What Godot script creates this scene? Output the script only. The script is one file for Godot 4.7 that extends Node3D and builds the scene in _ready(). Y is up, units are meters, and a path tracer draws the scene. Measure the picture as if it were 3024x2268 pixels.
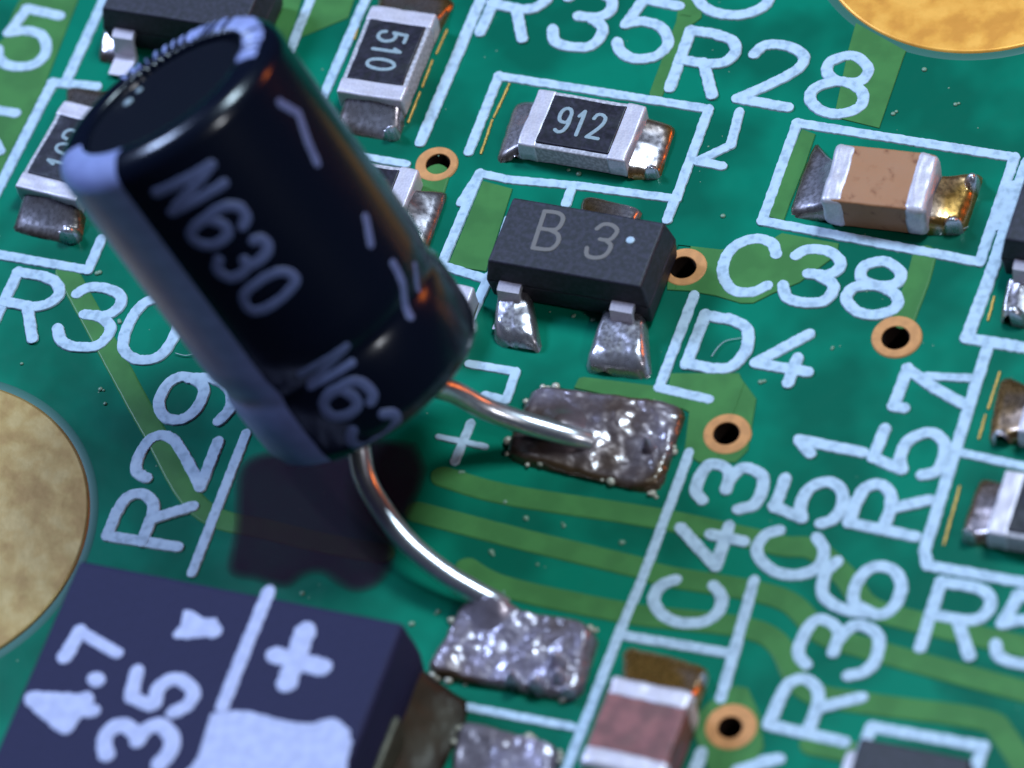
extends Node3D
# Close-up of a circuit board. Everything is laid out in millimetres; U turns millimetres into metres.
const U := 0.001
var rng := RandomNumberGenerator.new()
var fine := FastNoiseLite.new()
var M := {}
var taken := {}
var board: Node3D
var ink_lift := 0.0
var trace_lift := 0.0

# ---------------------------------------------------------------- mesh collector (millimetres)
class Shape:
	var v := PackedVector3Array()
	var c := PackedColorArray()
	var i := PackedInt32Array()
	var tint := Color.WHITE
	func put(p: Vector3) -> int:
		v.append(p); c.append(tint)
		return v.size() - 1
	func tri(a: int, b: int, d: int) -> void:
		i.append(a); i.append(b); i.append(d)
	func quad(a: int, b: int, d: int, e: int) -> void:
		tri(a, b, d); tri(a, d, e)
	func face(ps: Array) -> void:
		var f := v.size()
		for p in ps: put(p)
		for k in range(1, ps.size() - 1): tri(f, f + k, f + k + 1)
	# rows of equally many points; neighbours share corners, so the sheet is smooth
	func sheet(rows: Array, wrap := false, tints := []) -> void:
		var f := v.size()
		var w: int = rows[0].size()
		for r in rows.size():
			for k in w:
				if tints.size(): tint = tints[r][k]
				put(rows[r][k])
		for r in rows.size() - 1:
			for k in (w if wrap else w - 1):
				var k2 := (k + 1) % w
				quad(f + r * w + k, f + r * w + k2, f + (r + 1) * w + k2, f + (r + 1) * w + k)
	func mesh(u: float) -> ArrayMesh:
		var n := PackedVector3Array()
		n.resize(v.size())
		for k in range(0, i.size(), 3):
			var a := v[i[k]]
			var g := (v[i[k + 2]] - a).cross(v[i[k + 1]] - a)
			n[i[k]] += g; n[i[k + 1]] += g; n[i[k + 2]] += g
		var s := PackedVector3Array()
		for p in v: s.append(p * u)
		for k in n.size(): n[k] = n[k].normalized() if n[k].length_squared() > 0.0 else Vector3.UP
		var a := []
		a.resize(Mesh.ARRAY_MAX)
		a[Mesh.ARRAY_VERTEX] = s; a[Mesh.ARRAY_NORMAL] = n; a[Mesh.ARRAY_COLOR] = c; a[Mesh.ARRAY_INDEX] = i
		var m := ArrayMesh.new()
		m.add_surface_from_arrays(Mesh.PRIMITIVE_TRIANGLES, a)
		return m

# ---------------------------------------------------------------- naming
func numbered(called: String, parent: Node) -> String:
	var key := str(parent.get_instance_id()) + called
	var k: int = taken.get(key, 0)
	taken[key] = k + 1
	return called if k == 0 else "%s_%03d" % [called, k]

func part(called: String, s: Shape, m: Material, parent: Node, label := "") -> MeshInstance3D:
	var o := MeshInstance3D.new()
	o.name = numbered(called, parent)
	o.mesh = s.mesh(U)
	o.material_override = m
	if label: o.set_meta("label", label)
	parent.add_child(o, true)
	return o

func thing(called: String, label: String, category: String, at: Vector3, turn := 0.0, group := "") -> Node3D:
	var o := Node3D.new()
	o.name = numbered(called, self)
	add_child(o, true)
	o.position = at * U
	o.rotation.y = turn
	o.set_meta("label", label)
	o.set_meta("category", category)
	if group: o.set_meta("group", group)
	return o

# ---------------------------------------------------------------- materials
func lin(r: float, g: float, b: float) -> Color:
	return Color(r, g, b).linear_to_srgb()

func mat(c: Color, rough: float, metal := 0.0, spec := 0.5) -> StandardMaterial3D:
	var m := StandardMaterial3D.new()
	m.albedo_color = c; m.roughness = rough; m.metallic = metal; m.metallic_specular = spec
	m.cull_mode = BaseMaterial3D.CULL_DISABLED
	return m

func noise_map(freq: float, octaves: int, bump: float, ramp: Array, cell := false, sd := 1) -> NoiseTexture2D:
	var n := FastNoiseLite.new()
	n.seed = sd; n.frequency = freq; n.fractal_octaves = octaves
	n.noise_type = FastNoiseLite.TYPE_CELLULAR if cell else FastNoiseLite.TYPE_SIMPLEX_SMOOTH
	var t := NoiseTexture2D.new()
	t.width = 512; t.height = 512; t.seamless = true; t.noise = n
	if bump > 0.0:
		t.as_normal_map = true; t.bump_strength = bump
	if ramp.size():
		var g := Gradient.new()
		g.offsets = PackedFloat32Array(ramp[0]); g.colors = PackedColorArray(ramp[1])
		t.color_ramp = g
	return t

func grain(m: StandardMaterial3D, size_mm: float, color_map: Texture2D, normal_map: Texture2D, depth := 1.0, rough_map: Texture2D = null) -> StandardMaterial3D:
	m.uv1_triplanar = true
	m.uv1_scale = Vector3.ONE / (size_mm * U)
	if color_map: m.albedo_texture = color_map
	if normal_map:
		m.normal_enabled = true; m.normal_texture = normal_map; m.normal_scale = depth
	if rough_map: m.roughness_texture = rough_map
	return m

# ---------------------------------------------------------------- shapes
func smooth(p: PackedVector2Array, step: float) -> PackedVector2Array:
	var out := PackedVector2Array()
	var n := p.size()
	for k in n - 1:
		var a := p[maxi(k - 1, 0)]; var b := p[k]; var c := p[k + 1]; var d := p[mini(k + 2, n - 1)]
		if k == 0 and p[0].distance_to(p[n - 1]) < 1e-4: a = p[n - 2]
		if k == n - 2 and p[0].distance_to(p[n - 1]) < 1e-4: d = p[1]
		var cuts := maxi(1, int(ceil(b.distance_to(c) / step)))
		for j in cuts:
			var t := float(j) / cuts
			if n < 4: out.append(b.lerp(c, t))
			else: out.append(b.cubic_interpolate(c, a, d, t))
	out.append(p[n - 1])
	return out

# a stroke of paint, ink or copper along a line; place maps (x, y, height) to space
func stroke(s: Shape, line: PackedVector2Array, width: float, h: float, place: Callable, ragged := 0.0, step := 0.05, flat := false, ease_w := 1.0) -> void:
	var p := smooth(line, step)
	if p.size() < 2: return
	var mid := []
	var half := width * 0.5
	var d0 := (p[1] - p[0]).normalized()
	var d1 := (p[p.size() - 1] - p[p.size() - 2]).normalized()
	for k in 5:
		var a := (float(k) + 0.15) / 5.15 * PI / 2
		mid.append([p[0] - d0 * half * cos(a), d0, half * sin(a)])
	for k in p.size():
		var d := d0 if k == 0 else d1 if k == p.size() - 1 else (p[k + 1] - p[k - 1]).normalized()
		mid.append([p[k], d, half])
	for k in 5:
		var a := (4.0 - float(k) + 0.15) / 5.15 * PI / 2
		mid.append([p[p.size() - 1] + d1 * half * cos(a), d1, half * sin(a)])
	var across := [[-1.0, 0.0], [-0.93, 0.75], [-0.8, 1.0], [0.8, 1.0], [0.93, 0.75], [1.0, 0.0]] if flat else [[-1.0, 0.0], [-0.9, 0.62], [-0.62, 0.9], [0.0, 1.0], [0.62, 0.9], [0.9, 0.62], [1.0, 0.0]]
	var rows := []
	var k0 := 0
	for q in mid:
		var n := Vector2(-q[1].y, q[1].x)
		var wl: float = q[2] * (1.0 + ragged * rng.randf_range(-1, 1))
		var wr: float = q[2] * (1.0 + ragged * rng.randf_range(-1, 1))
		var row := []
		for x in across:
			var e: Vector2 = q[0] + n * x[0] * (wl if x[0] < 0 else wr)
			row.append(place.call(e, h * x[1] - 0.003 * (1.0 - x[1]) + 0.0014 * k0 / mid.size() * x[1]))
		rows.append(row)
		k0 += 1
	s.sheet(rows)

func on_board(p: Vector2, h: float) -> Vector3:
	return Vector3(p.x, h + ink_lift, p.y)

func pts(a: Array) -> PackedVector2Array:
	var r := PackedVector2Array()
	for k in range(0, a.size(), 2): r.append(Vector2(a[k], a[k + 1]))
	return r

# a plate with the outline a, from y0 to y1, its top edge eased
func plate(s: Shape, a: PackedVector2Array, y0: float, y1: float, ease_in := 0.02) -> void:
	var inner := PackedVector2Array()
	var n := a.size()
	var turn := 0.0
	for k in n: turn += a[k].cross(a[(k + 1) % n])
	var sg := 1.0 if turn > 0 else -1.0
	for k in n:
		var d0 := (a[k] - a[(k + n - 1) % n]).normalized()
		var d1 := (a[(k + 1) % n] - a[k]).normalized()
		var m := Vector2(-(d0 + d1).y, (d0 + d1).x).normalized() * sg
		inner.append(a[k] + m * ease_in)
	var f := s.v.size()
	for p in inner: s.put(Vector3(p.x, y1, p.y))
	var t := Geometry2D.triangulate_polygon(inner)
	for k in range(0, t.size(), 3): s.tri(f + t[k], f + t[k + 1], f + t[k + 2])
	for k in n:
		var k2 := (k + 1) % n
		s.face([Vector3(inner[k].x, y1, inner[k].y), Vector3(inner[k2].x, y1, inner[k2].y), Vector3(a[k2].x, y1 - (y1 - y0) * 0.4, a[k2].y), Vector3(a[k].x, y1 - (y1 - y0) * 0.4, a[k].y)])
		s.face([Vector3(a[k].x, y1 - (y1 - y0) * 0.4, a[k].y), Vector3(a[k2].x, y1 - (y1 - y0) * 0.4, a[k2].y), Vector3(a[k2].x, y0, a[k2].y), Vector3(a[k].x, y0, a[k].y)])

# a box with rounded edges, drawn in (draft) towards its top by taper
func rounded(s: Shape, at: Vector3, size: Vector3, r: float, seg := 3, taper := Vector2.ZERO, rough := 0.0, n := 6) -> void:
	var h := size * 0.5
	var inner := h - Vector3.ONE * r
	for axis in 3:
		for side in [-1.0, 1.0]:
			var ua := (axis + 1) % 3
			var va := (axis + 2) % 3
			var us := spread(h[ua], r, seg, n)
			var vs := spread(h[va], r, seg, n)
			var rows := []
			for b in vs:
				var row := []
				for a in us:
					var p := Vector3.ZERO
					p[axis] = h[axis] * side; p[ua] = a; p[va] = b
					var q := p.clamp(-inner, inner)
					var e := (p - q).normalized() * r + q
					var k := (e.y + h.y) / size.y
					e.x *= 1.0 - taper.x * k; e.z *= 1.0 - taper.y * k
					if rough > 0.0:
						var g := at + e
						e += (e - q).normalized() * rough * fine.get_noise_3d(g.x * 40, g.y * 40, g.z * 40)
					row.append(at + e)
				if side < 0: row.reverse()
				rows.append(row)
			s.sheet(rows)

func spread(h: float, r: float, seg: int, n: int) -> Array:
	var out := []
	for k in seg + 1: out.append(-h + r * k / seg)
	for k in range(1, n): out.append(lerpf(-h + r, h - r, float(k) / n))
	for k in seg + 1: out.append(h - r + r * k / seg)
	return out

func tube(s: Shape, line: Array, r0: float, r1: float, around := 14) -> void:
	var c := Curve3D.new()
	c.bake_interval = 0.08
	for k in line.size():
		var t: Vector3 = (line[mini(k + 1, line.size() - 1)] - line[maxi(k - 1, 0)]) * 0.18
		c.add_point(line[k], -t, t)
	var p := c.get_baked_points()
	var rows := []
	var side := Vector3(0.3, 1, 0.2)
	for k in p.size():
		var d := (p[mini(k + 1, p.size() - 1)] - p[maxi(k - 1, 0)]).normalized()
		var x := d.cross(side).normalized()
		var y := d.cross(x)
		var r := lerpf(r0, r1, float(k) / (p.size() - 1))
		var row := []
		for j in around:
			var a := TAU * j / around
			row.append(p[k] + (x * cos(a) + y * sin(a)) * r)
		rows.append(row)
	s.sheet(rows, true)

func dome(s: Shape, at: Vector3, r: float, squash := 1.0, n := 10) -> void:
	var rows := []
	for a in n + 1:
		var row := []
		for b in n * 2:
			var t := PI * (float(a) + 0.02) / (n + 0.04)
			var e := Vector3(sin(t) * cos(TAU * b / (n * 2)), cos(t), sin(t) * sin(TAU * b / (n * 2)))
			row.append(at + Vector3(e.x * r, e.y * r * squash, e.z * r))
		rows.append(row)
	s.sheet(rows, true)

# solder over the pad q (inner edge a-b, outer edge d-c): from h_in at the inner edge down to h_out;
# whole = a pad with solder on all sides, else a fillet that leans on a terminal along its inner edge
func solder(s: Shape, q: PackedVector2Array, h_in: float, h_out: float, lumps: float, fall := 2.0, beads := [], flux := 0.5, sd := 0.0, n := 34, whole := false) -> void:
	var rows := []
	var tints := []
	var amber := Color(0.2, 0.125, 0.05).lerp(Color(0.62, 0.33, 0.07), clampf((flux - 0.7) * 2.5, 0.0, 0.8))  # flux residue; at high values also a painted warm lamp glow
	var base := Color(0.76, 0.74, 0.77).lerp(Color(0.42, 0.39, 0.41), clampf(flux * 1.2, 0.0, 1.0))
	for a in n + 1:
		var t := float(a) / n
		var row := []
		var tr := []
		for b in n + 1:
			var w := float(b) / n
			var p := q[0].lerp(q[1], w).lerp(q[3].lerp(q[2], w), t)
			var wob := 0.035 * fine.get_noise_3d(p.x * 26, p.y * 26, 3 + sd) + 0.02 * fine.get_noise_3d(p.x * 70, p.y * 70, 5 + sd)
			var d := 1.0 - pow(pow(absf(w * 2 - 1), 7.0) + pow(absf(t * 2 - 1) if whole else t, 7.0), 1.0 / 7.0) + wob
			var edge := clampf(d * (7.0 if whole else 3.4), 0.0, 1.0)
			var rim := sqrt(1.0 - (1.0 - edge) * (1.0 - edge))
			var nz := fine.get_noise_3d(p.x * 13 + sd, p.y * 13, sd)
			var nz2 := fine.get_noise_3d(p.x * 40 + sd, p.y * 40, sd + 9)
			var h := h_out + (h_in - h_out) * pow(1.0 - t, fall)
			h = h * rim * (1.0 - 0.2 * (1.0 - t) * absf(w * 2 - 1)) + (nz * lumps + nz2 * lumps * 0.3) * rim
			var bright := 0.0
			for e in beads:
				var g: float = Vector2(e[0], e[1]).distance_to(p) / e[2]
				if e[2] > 0.3: h = maxf(h, e[3] * exp(-g * g * 1.4) + h * 0.5)
				elif g < 1.0:
					h = maxf(h, e[3] * sqrt(1.0 - g * g) + h * 0.4)
					bright = maxf(bright, 1.0 - g * g)
			if d <= 0.0: h = -0.012
			row.append(Vector3(p.x, h, p.y))
			var f := clampf(flux * 1.6 * (fine.get_noise_3d(p.x * 10 + 40 + sd, p.y * 10, sd) + 0.35) + (1.0 - edge) * flux * 1.1, 0.0, 1.0)
			tr.append(base.lerp(amber, f).lerp(Color(0.8, 0.78, 0.8), clampf(bright * 2.0, 0.0, 1.0)))  # pale tint paints highlights onto the beads
		rows.append(row); tints.append(tr)
	s.sheet(rows, false, tints)
	s.tint = Color.WHITE

# ---------------------------------------------------------------- lettering, cell 1 x 1
const GLYPH := {
	"R": [[0, 0, 0, 1], [0, 1, .55, 1], [.55, 1, .85, .95, 1, .77, .85, .56, .55, .49], [.55, .49, 0, .49], [.5, .49, .88, 0]],
	"3": [[.05, .83, .22, .97, .6, 1, .92, .9, .95, .72, .78, .57, .4, .54], [.62, .54, .95, .43, 1, .24, .85, .06, .45, 0, .15, .06, 0, .24]],
	"5": [[.88, 1, .15, 1], [.15, 1, .03, .54], [.03, .54, .35, .63, .75, .58, 1, .34, .85, .08, .45, 0, .12, .07, 0, .22]],
	"2": [[0, .78, .15, .95, .5, 1, .9, .9, .95, .68, .66, .42, 0, 0], [0, 0, 1, 0]],
	"8": [[.5, .54, .17, .62, .12, .84, .5, 1, .88, .84, .83, .62, .5, .54], [.5, .54, .07, .42, 0, .2, .3, .02, .7, .02, 1, .2, .93, .42, .5, .54]],
	"C": [[.97, .8, .78, .97, .4, 1, .1, .8, 0, .5, .1, .2, .4, 0, .78, .03, 1, .2]],
	"D": [[0, 0, 0, 1], [0, 1, .45, 1], [.45, 1, .85, .9, 1, .6, 1, .4, .85, .1, .45, 0], [.45, 0, 0, 0]],
	"4": [[.75, 1, 0, .28], [0, .28, 1, .28], [.72, .5, .72, 0]],
	"0": [[.5, 1, .12, .87, 0, .5, .12, .13, .5, 0, .88, .13, 1, .5, .88, .87, .5, 1]],
	"9": [[.93, .68, .78, .47, .3, .45, .03, .6, .03, .85, .3, 1, .72, 1, .93, .86, .93, .68], [.95, .72, 1, .38, .8, .08, .4, 0, .1, .08]],
	"6": [[.07, .32, .22, .53, .7, .55, .97, .4, .97, .15, .7, 0, .28, 0, .07, .14, .07, .32], [.05, .28, 0, .62, .2, .92, .6, 1, .9, .92]],
	"1": [[.5, 0, .5, 1], [.5, 1, .22, .78]],
	"7": [[0, .84, 0, 1], [0, 1, .97, 1], [.97, 1, .62, .5, .38, 0]],
	"B": [[0, 0, 0, 1], [0, 1, .55, 1, .85, .93, .9, .75, .75, .58, .45, .53, .05, .53], [.45, .53, .9, .45, 1, .25, .85, .06, .5, 0, 0, 0]],
}

# one glyph: o is its lower left corner, x its width and y its height on the surface that place maps
func glyph(s: Shape, g: String, o: Vector2, x: Vector2, y: Vector2, width: float, h: float, place: Callable, ragged := 0.06) -> void:
	for st in GLYPH[g]:
		var l := PackedVector2Array()
		for k in range(0, st.size(), 2):
			l.append(o + x * st[k] + y * st[k + 1] + Vector2(rng.randf_range(-1, 1), rng.randf_range(-1, 1)) * 0.012 * y.length())
		if st.size() > 4 and st[0] == st[st.size() - 2] and st[1] == st[st.size() - 1]: l[l.size() - 1] = l[0]
		stroke(s, l, width, h, place, ragged, 0.05, true)
		ink_lift += 0.003

func designator(text: String, o: Vector2, along: Vector2, size: float, cell: float, pitch: float, width: float) -> void:
	var x := along.normalized()
	var y := Vector2(x.y, -x.x)
	var node := Node3D.new()
	node.name = numbered("printed_designator", board)
	node.set_meta("label", "white printed designator %s" % text)
	board.add_child(node, true)
	for k in text.length():
		var s := Shape.new()
		ink_lift = rng.randf_range(0, 0.004)
		glyph(s, text[k], o + x * pitch * k, x * cell, y * size, width, 0.034, on_board, 0.07)
		part("letter", s, M.ink, node)
	ink_lift = 0.0

func outline(a: Array, width := 0.17) -> void:
	# straight lines of the printed legend: each leg its own stroke, so that the corners stay crisp
	var p := pts(a)
	var s := Shape.new()
	for k in p.size() - 1:
		ink_lift = rng.randf_range(0.0, 0.005)
		stroke(s, PackedVector2Array([p[k], p[k + 1]]), width, 0.033, on_board, 0.08, 0.06, true)
	ink_lift = 0.0
	part("printed_outline", s, M.ink, board)

func trace(a: Array, width: float) -> void:
	trace_lift += 0.0005
	var s := Shape.new()
	var l := trace_lift
	stroke(s, pts(a), width, 0.018, func(p: Vector2, h: float) -> Vector3: return Vector3(p.x, h + l, p.y), 0.012, 0.12, true)
	part("copper_trace", s, M.trace, board)

# the outline cut in two through each via that it surrounds, so that the hole stays open
func around_holes(a: PackedVector2Array) -> Array:
	var pieces := [a]
	for hole in holes:
		var next := []
		for p in pieces:
			if not Geometry2D.is_point_in_polygon(hole[0], p):
				next.append(p)
				continue
			var ring := PackedVector2Array()
			for k in 36: ring.append(hole[0] + Vector2.from_angle(TAU * k / 36) * (hole[1] / 0.8 - 0.06))
			for side in [-1.0, 1.0]:
				var half := PackedVector2Array([hole[0] + Vector2(0, -30), hole[0] + Vector2(30 * side, -30), hole[0] + Vector2(30 * side, 30), hole[0] + Vector2(0, 30)])
				for q in Geometry2D.intersect_polygons(p, half):
					for r in Geometry2D.clip_polygons(q, ring): next.append(r)
		pieces = next
	return pieces

func copper(a: Array) -> void:
	trace_lift += 0.0005
	var s := Shape.new()
	for q in around_holes(pts(a)): plate(s, q, -0.003, 0.018 + trace_lift, 0.008)
	part("copper_area", s, M.trace, board)

# ---------------------------------------------------------------- parts of the board
var holes := []

func via(at: Vector2, hole: float, ring: float) -> void:
	holes.append([at, ring * 0.8, hole])
	var s := Shape.new()
	var rows := []
	var off := Vector2.from_angle(rng.randf() * TAU) * rng.randf_range(0.01, 0.035)
	for q in [[hole, -0.05], [hole + 0.006, 0.026], [hole + 0.02, 0.032], [ring - 0.03, 0.0325], [ring, 0.028], [ring + 0.012, -0.004]]:
		var row := []
		var c: Vector2 = at + off * smoothstep(hole + 0.02, ring, q[0])
		for k in 40: row.append(Vector3(c.x + q[0] * cos(TAU * k / 40), q[1], c.y + q[0] * sin(TAU * k / 40)))
		rows.append(row)
	s.sheet(rows, true)
	var o := part("via", s, M.via_ring, board)
	var b := Shape.new()
	var r2 := []
	for y in [0.02, -0.3, -0.8, -1.5]:
		var row := []
		for k in 40: row.append(Vector3(at.x + (hole - 0.002) * cos(TAU * k / 40), y, at.y + (hole - 0.002) * sin(TAU * k / 40)))
		r2.append(row)
	b.sheet(r2, true)
	b.face(r2[3])
	part("barrel", b, M.barrel, o)

func gold_pad(at: Vector2, r: float, m: Material, label: String) -> void:
	var s := Shape.new()
	var rows := []
	for q in [[0.001, 0.04], [r * 0.5, 0.04], [r - 0.06, 0.04], [r - 0.02, 0.03], [r, -0.004]]:
		var row := []
		for k in 120: row.append(Vector3(at.x + q[0] * cos(TAU * k / 120), q[1], at.y + q[0] * sin(TAU * k / 120)))
		rows.append(row)
	s.sheet(rows, true)
	part("contact_pad", s, m, board, label)
	var g := Shape.new()
	rows = []
	for q in [[r - 0.05, -0.004], [r + 0.02, 0.006], [r + 0.12, 0.008], [r + 0.16, -0.004]]:
		var row := []
		for k in 120: row.append(Vector3(at.x + q[0] * cos(TAU * k / 120), q[1], at.y + q[0] * sin(TAU * k / 120)))
		rows.append(row)
	g.sheet(rows, true)
	part("mask_clearance", g, M.clearance, board)

func pad_edge(a: Array) -> void:
	var s := Shape.new()
	stroke(s, pts(a), 0.045, 0.03, on_board, 0.35, 0.04)
	part("pad_edge", s, M.pad_gold, board, "thin strip of bare gold pad")

func shade_film(a: Array) -> void:  # nested translucent plates that paint the shade under the capacitor
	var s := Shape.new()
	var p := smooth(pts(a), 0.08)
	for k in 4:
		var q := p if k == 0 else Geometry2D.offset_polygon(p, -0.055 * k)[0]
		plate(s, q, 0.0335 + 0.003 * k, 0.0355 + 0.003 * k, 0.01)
	part("shade_film", s, M.film, board, "dark purple translucent film with a lobed edge, painting the shade below the tall capacitor")

func board_sheet() -> void:
	# the sheet is cut into a grid so that a square round each via can carry its round hole
	var xs := [-18.0, 17.0]
	var zs := [-15.0, 15.0]
	for h in holes:
		xs.append(h[0].x - h[1]); xs.append(h[0].x + h[1]); zs.append(h[0].y - h[1]); zs.append(h[0].y + h[1])
	xs.sort(); zs.sort()
	var s := Shape.new()
	for a in xs.size() - 1:
		for b in zs.size() - 1:
			var c := Vector2(xs[a] + xs[a + 1], zs[b] + zs[b + 1]) * 0.5
			var inside := false
			for h in holes:
				if absf(c.x - h[0].x) < h[1] and absf(c.y - h[0].y) < h[1]: inside = true
			if not inside:
				s.face([Vector3(xs[a], 0, zs[b]), Vector3(xs[a + 1], 0, zs[b]), Vector3(xs[a + 1], 0, zs[b + 1]), Vector3(xs[a], 0, zs[b + 1])])
	for h in holes:
		var outer := []
		var inner := []
		for k in 40:
			var d := Vector2(cos(TAU * k / 40), sin(TAU * k / 40))
			var e: Vector2 = h[0] + d * h[1] / maxf(absf(d.x), absf(d.y))
			outer.append(Vector3(e.x, 0, e.y))
			inner.append(Vector3(h[0].x + d.x * (h[2] + 0.005), 0, h[0].y + d.y * (h[2] + 0.005)))
		s.sheet([inner, outer], true)
	s.face([Vector3(-18, -1.6, -15), Vector3(-18, -1.6, 15), Vector3(17, -1.6, 15), Vector3(17, -1.6, -15)])
	for e in [[-18, -15, 17, -15], [17, -15, 17, 15], [17, 15, -18, 15], [-18, 15, -18, -15]]:
		s.face([Vector3(e[0], 0, e[1]), Vector3(e[0], -1.6, e[1]), Vector3(e[2], -1.6, e[3]), Vector3(e[2], 0, e[3])])
	part("solder_mask", s, M.mask, board)

# ---------------------------------------------------------------- parts that are soldered on
func local_of(o: Node3D, q: PackedVector2Array) -> PackedVector2Array:
	var r := PackedVector2Array()
	for p in q:
		var w := o.transform.affine_inverse() * (Vector3(p.x, 0, p.y) * U) / U
		r.append(Vector2(w.x, w.z))
	return r

func joints(o: Node3D, list: Array) -> void:
	for j in list:
		var s := Shape.new()
		var beads := []
		for b in j[6]:
			var p := local_of(o, PackedVector2Array([Vector2(b[0], b[1])]))[0]
			beads.append([p.x, p.y, b[2], b[3]])
		solder(s, local_of(o, j[0]), j[1], j[2], j[3] * 0.55, j[4], beads, j[5], rng.randf() * 90)
		part("solder_joint", s, M.solder, o)

func resistor(at: Vector2, turn: float, digits: String, label: String, list: Array) -> void:
	var o := thing("chip_resistor", label, "resistor", Vector3(at.x, 0, at.y), turn, "chip resistors on the board")
	var s := Shape.new()
	rounded(s, Vector3(0, 0.27, 0), Vector3(1.9, 0.44, 1.24), 0.035, 3, Vector2.ZERO, 0.012, 14)
	part("ceramic_body", s, M.alumina, o)
	for d in [-1, 1]:
		var e := Shape.new()
		rounded(e, Vector3(0.83 * d, 0.275, 0), Vector3(0.36, 0.47, 1.262), 0.05, 3, Vector2.ZERO, 0.02, 12)
		part("terminal", e, M.tin, o)
	var c := Shape.new()
	rounded(c, Vector3(0, 0.49, 0), Vector3(1.36, 0.07, 1.06), 0.03, 3, Vector2.ZERO, 0.02, 16)
	var coat := part("coating", c, M.glaze, o)
	for k in digits.length():
		var g := Shape.new()
		ink_lift = 0.523
		glyph(g, digits[k], Vector2(-0.43 + 0.31 * k, 0.26), Vector2(0.21, 0), Vector2(0, -0.52), 0.075, 0.012, on_board, 0.04)
		ink_lift = 0.0
		part("digit", g, M.chip_ink, coat)
	joints(o, list)

func ceramic_capacitor(at: Vector2, turn: float, size: Vector3, m: Material, label: String, list: Array) -> void:
	var o := thing("ceramic_capacitor", label, "capacitor", Vector3(at.x, 0, at.y), turn, "ceramic chip capacitors")
	var s := Shape.new()
	rounded(s, Vector3(0, size.y / 2 + 0.03, 0), Vector3(size.x - 0.1, size.y - 0.03, size.z - 0.05), 0.05, 3, Vector2.ZERO, 0.015, 14)
	part("ceramic_body", s, m, o)
	for d in [-1, 1]:
		var e := Shape.new()
		rounded(e, Vector3((size.x / 2 - 0.2) * d, size.y / 2 + 0.03, 0), Vector3(0.4, size.y, size.z), 0.11, 4, Vector2.ZERO, 0.03, 14)
		part("terminal", e, M.tin, o)
	joints(o, list)

func transistor(at: Vector2, turn: float, label: String, list: Array, legs_seen: bool) -> void:
	var o := thing("transistor", label, "transistor", Vector3(at.x, 0, at.y), turn, "black moulded chips")
	var s := Shape.new()
	rounded(s, Vector3(0, 0.34, 0), Vector3(2.88, 0.5, 1.44), 0.04, 3, Vector2(-0.03, -0.05), 0.008, 10)
	rounded(s, Vector3(0, 0.82, 0), Vector3(2.96, 0.5, 1.51), 0.05, 4, Vector2(0.07, 0.09), 0.008, 12)
	part("moulded_body", s, M.mould, o)
	for l in [[-1.02, 1.0], [1.02, 1.0], [0.0, -1.0]]:
		var g := Shape.new()
		var rows := []
		for q in [[0.6, 0.62, 0.5], [0.84, 0.62, 0.5], [0.93, 0.58, 0.46], [1.0, 0.2, 0.08], [1.07, 0.14, 0.02], [1.42, 0.12, 0.01]]:
			var z1: float = q[0] * l[1]
			var x0: float = l[0]
			rows.append([Vector3(x0 - 0.2, q[1], z1), Vector3(x0 + 0.2, q[1], z1), Vector3(x0 + 0.2, q[2], z1 - 0.06 * l[1]), Vector3(x0 - 0.2, q[2], z1 - 0.06 * l[1])])
		for r in rows.size() - 1:
			for k in 4:
				var k2 := (k + 1) % 4
				g.face([rows[r][k], rows[r][k2], rows[r + 1][k2], rows[r + 1][k]])
		g.face(rows[rows.size() - 1])
		part("leg", g, M.tin, o)
	joints(o, list)
	if legs_seen: marked = o

var marked: Node3D

func chip_mark(text: String, a: Vector2, b: Vector2, c: Vector2) -> void:
	var p := local_of(marked, PackedVector2Array([a, b, c]))
	var g := Shape.new()
	ink_lift = 1.066
	glyph(g, text, p[0], p[1] - p[0], p[2] - p[0], 0.085, 0.008, on_board, 0.05)
	ink_lift = 0.0
	part("letter", g, M.laser, marked)

func chip_dot(a: Vector2) -> void:
	var p := local_of(marked, PackedVector2Array([a]))[0]
	var g := Shape.new()
	dome(g, Vector3(p.x, 1.07, p.y), 0.075, 0.3)
	part("speck", g, M.ink, marked)

func solder_pad(q: PackedVector2Array, h_in: float, h_out: float, lumps: float, label: String, beads: Array) -> void:
	var c := (q[0] + q[1] + q[2] + q[3]) / 4.0
	var o := thing("solder_pad", label, "solder pad", Vector3(c.x, 0, c.y), 0.0, "large solder pads")
	var s := Shape.new()
	var b2 := []
	for b in beads: b2.append([b[0] - c.x, b[1] - c.y, b[2], b[3]])
	solder(s, local_of(o, q), h_in, h_out, lumps, 1.0, b2, 0.56, rng.randf() * 90, 90, true)
	part("solder", s, M.solder_rough, o)
	var e := Shape.new()
	var l := local_of(o, q)
	for k in 60:
		var side := rng.randi() % 4
		var p := l[side].lerp(l[(side + 1) % 4], rng.randf()) * rng.randf_range(0.90, 1.04)
		if fine.get_noise_2d(p.x * 30 + side * 50, p.y * 30) < 0.02: continue
		dome(e, Vector3(p.x, rng.randf_range(0.0, 0.09), p.y), rng.randf_range(0.02, 0.05) * (1.0 + rng.randf()), 0.7, 5)
	part("flux_beads", e, M.bead, o).set_meta("kind", "stuff")

# ---------------------------------------------------------------- the tall electrolytic capacitor
const CAN_R := 2.1
const CAN_L := 6.350
const PROFILE := [[1.55, 0.16], [1.8, 0.03], [1.88, 0.02], [1.98, 0.1], [2.05, 0.32], [2.08, 0.9], [2.08, 1.3], [2.03, 1.46], [2.015, 1.57], [2.04, 1.7], [2.09, 1.9], [2.1, 2.2], [2.1, 3.5], [2.1, 5.0]]

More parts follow.
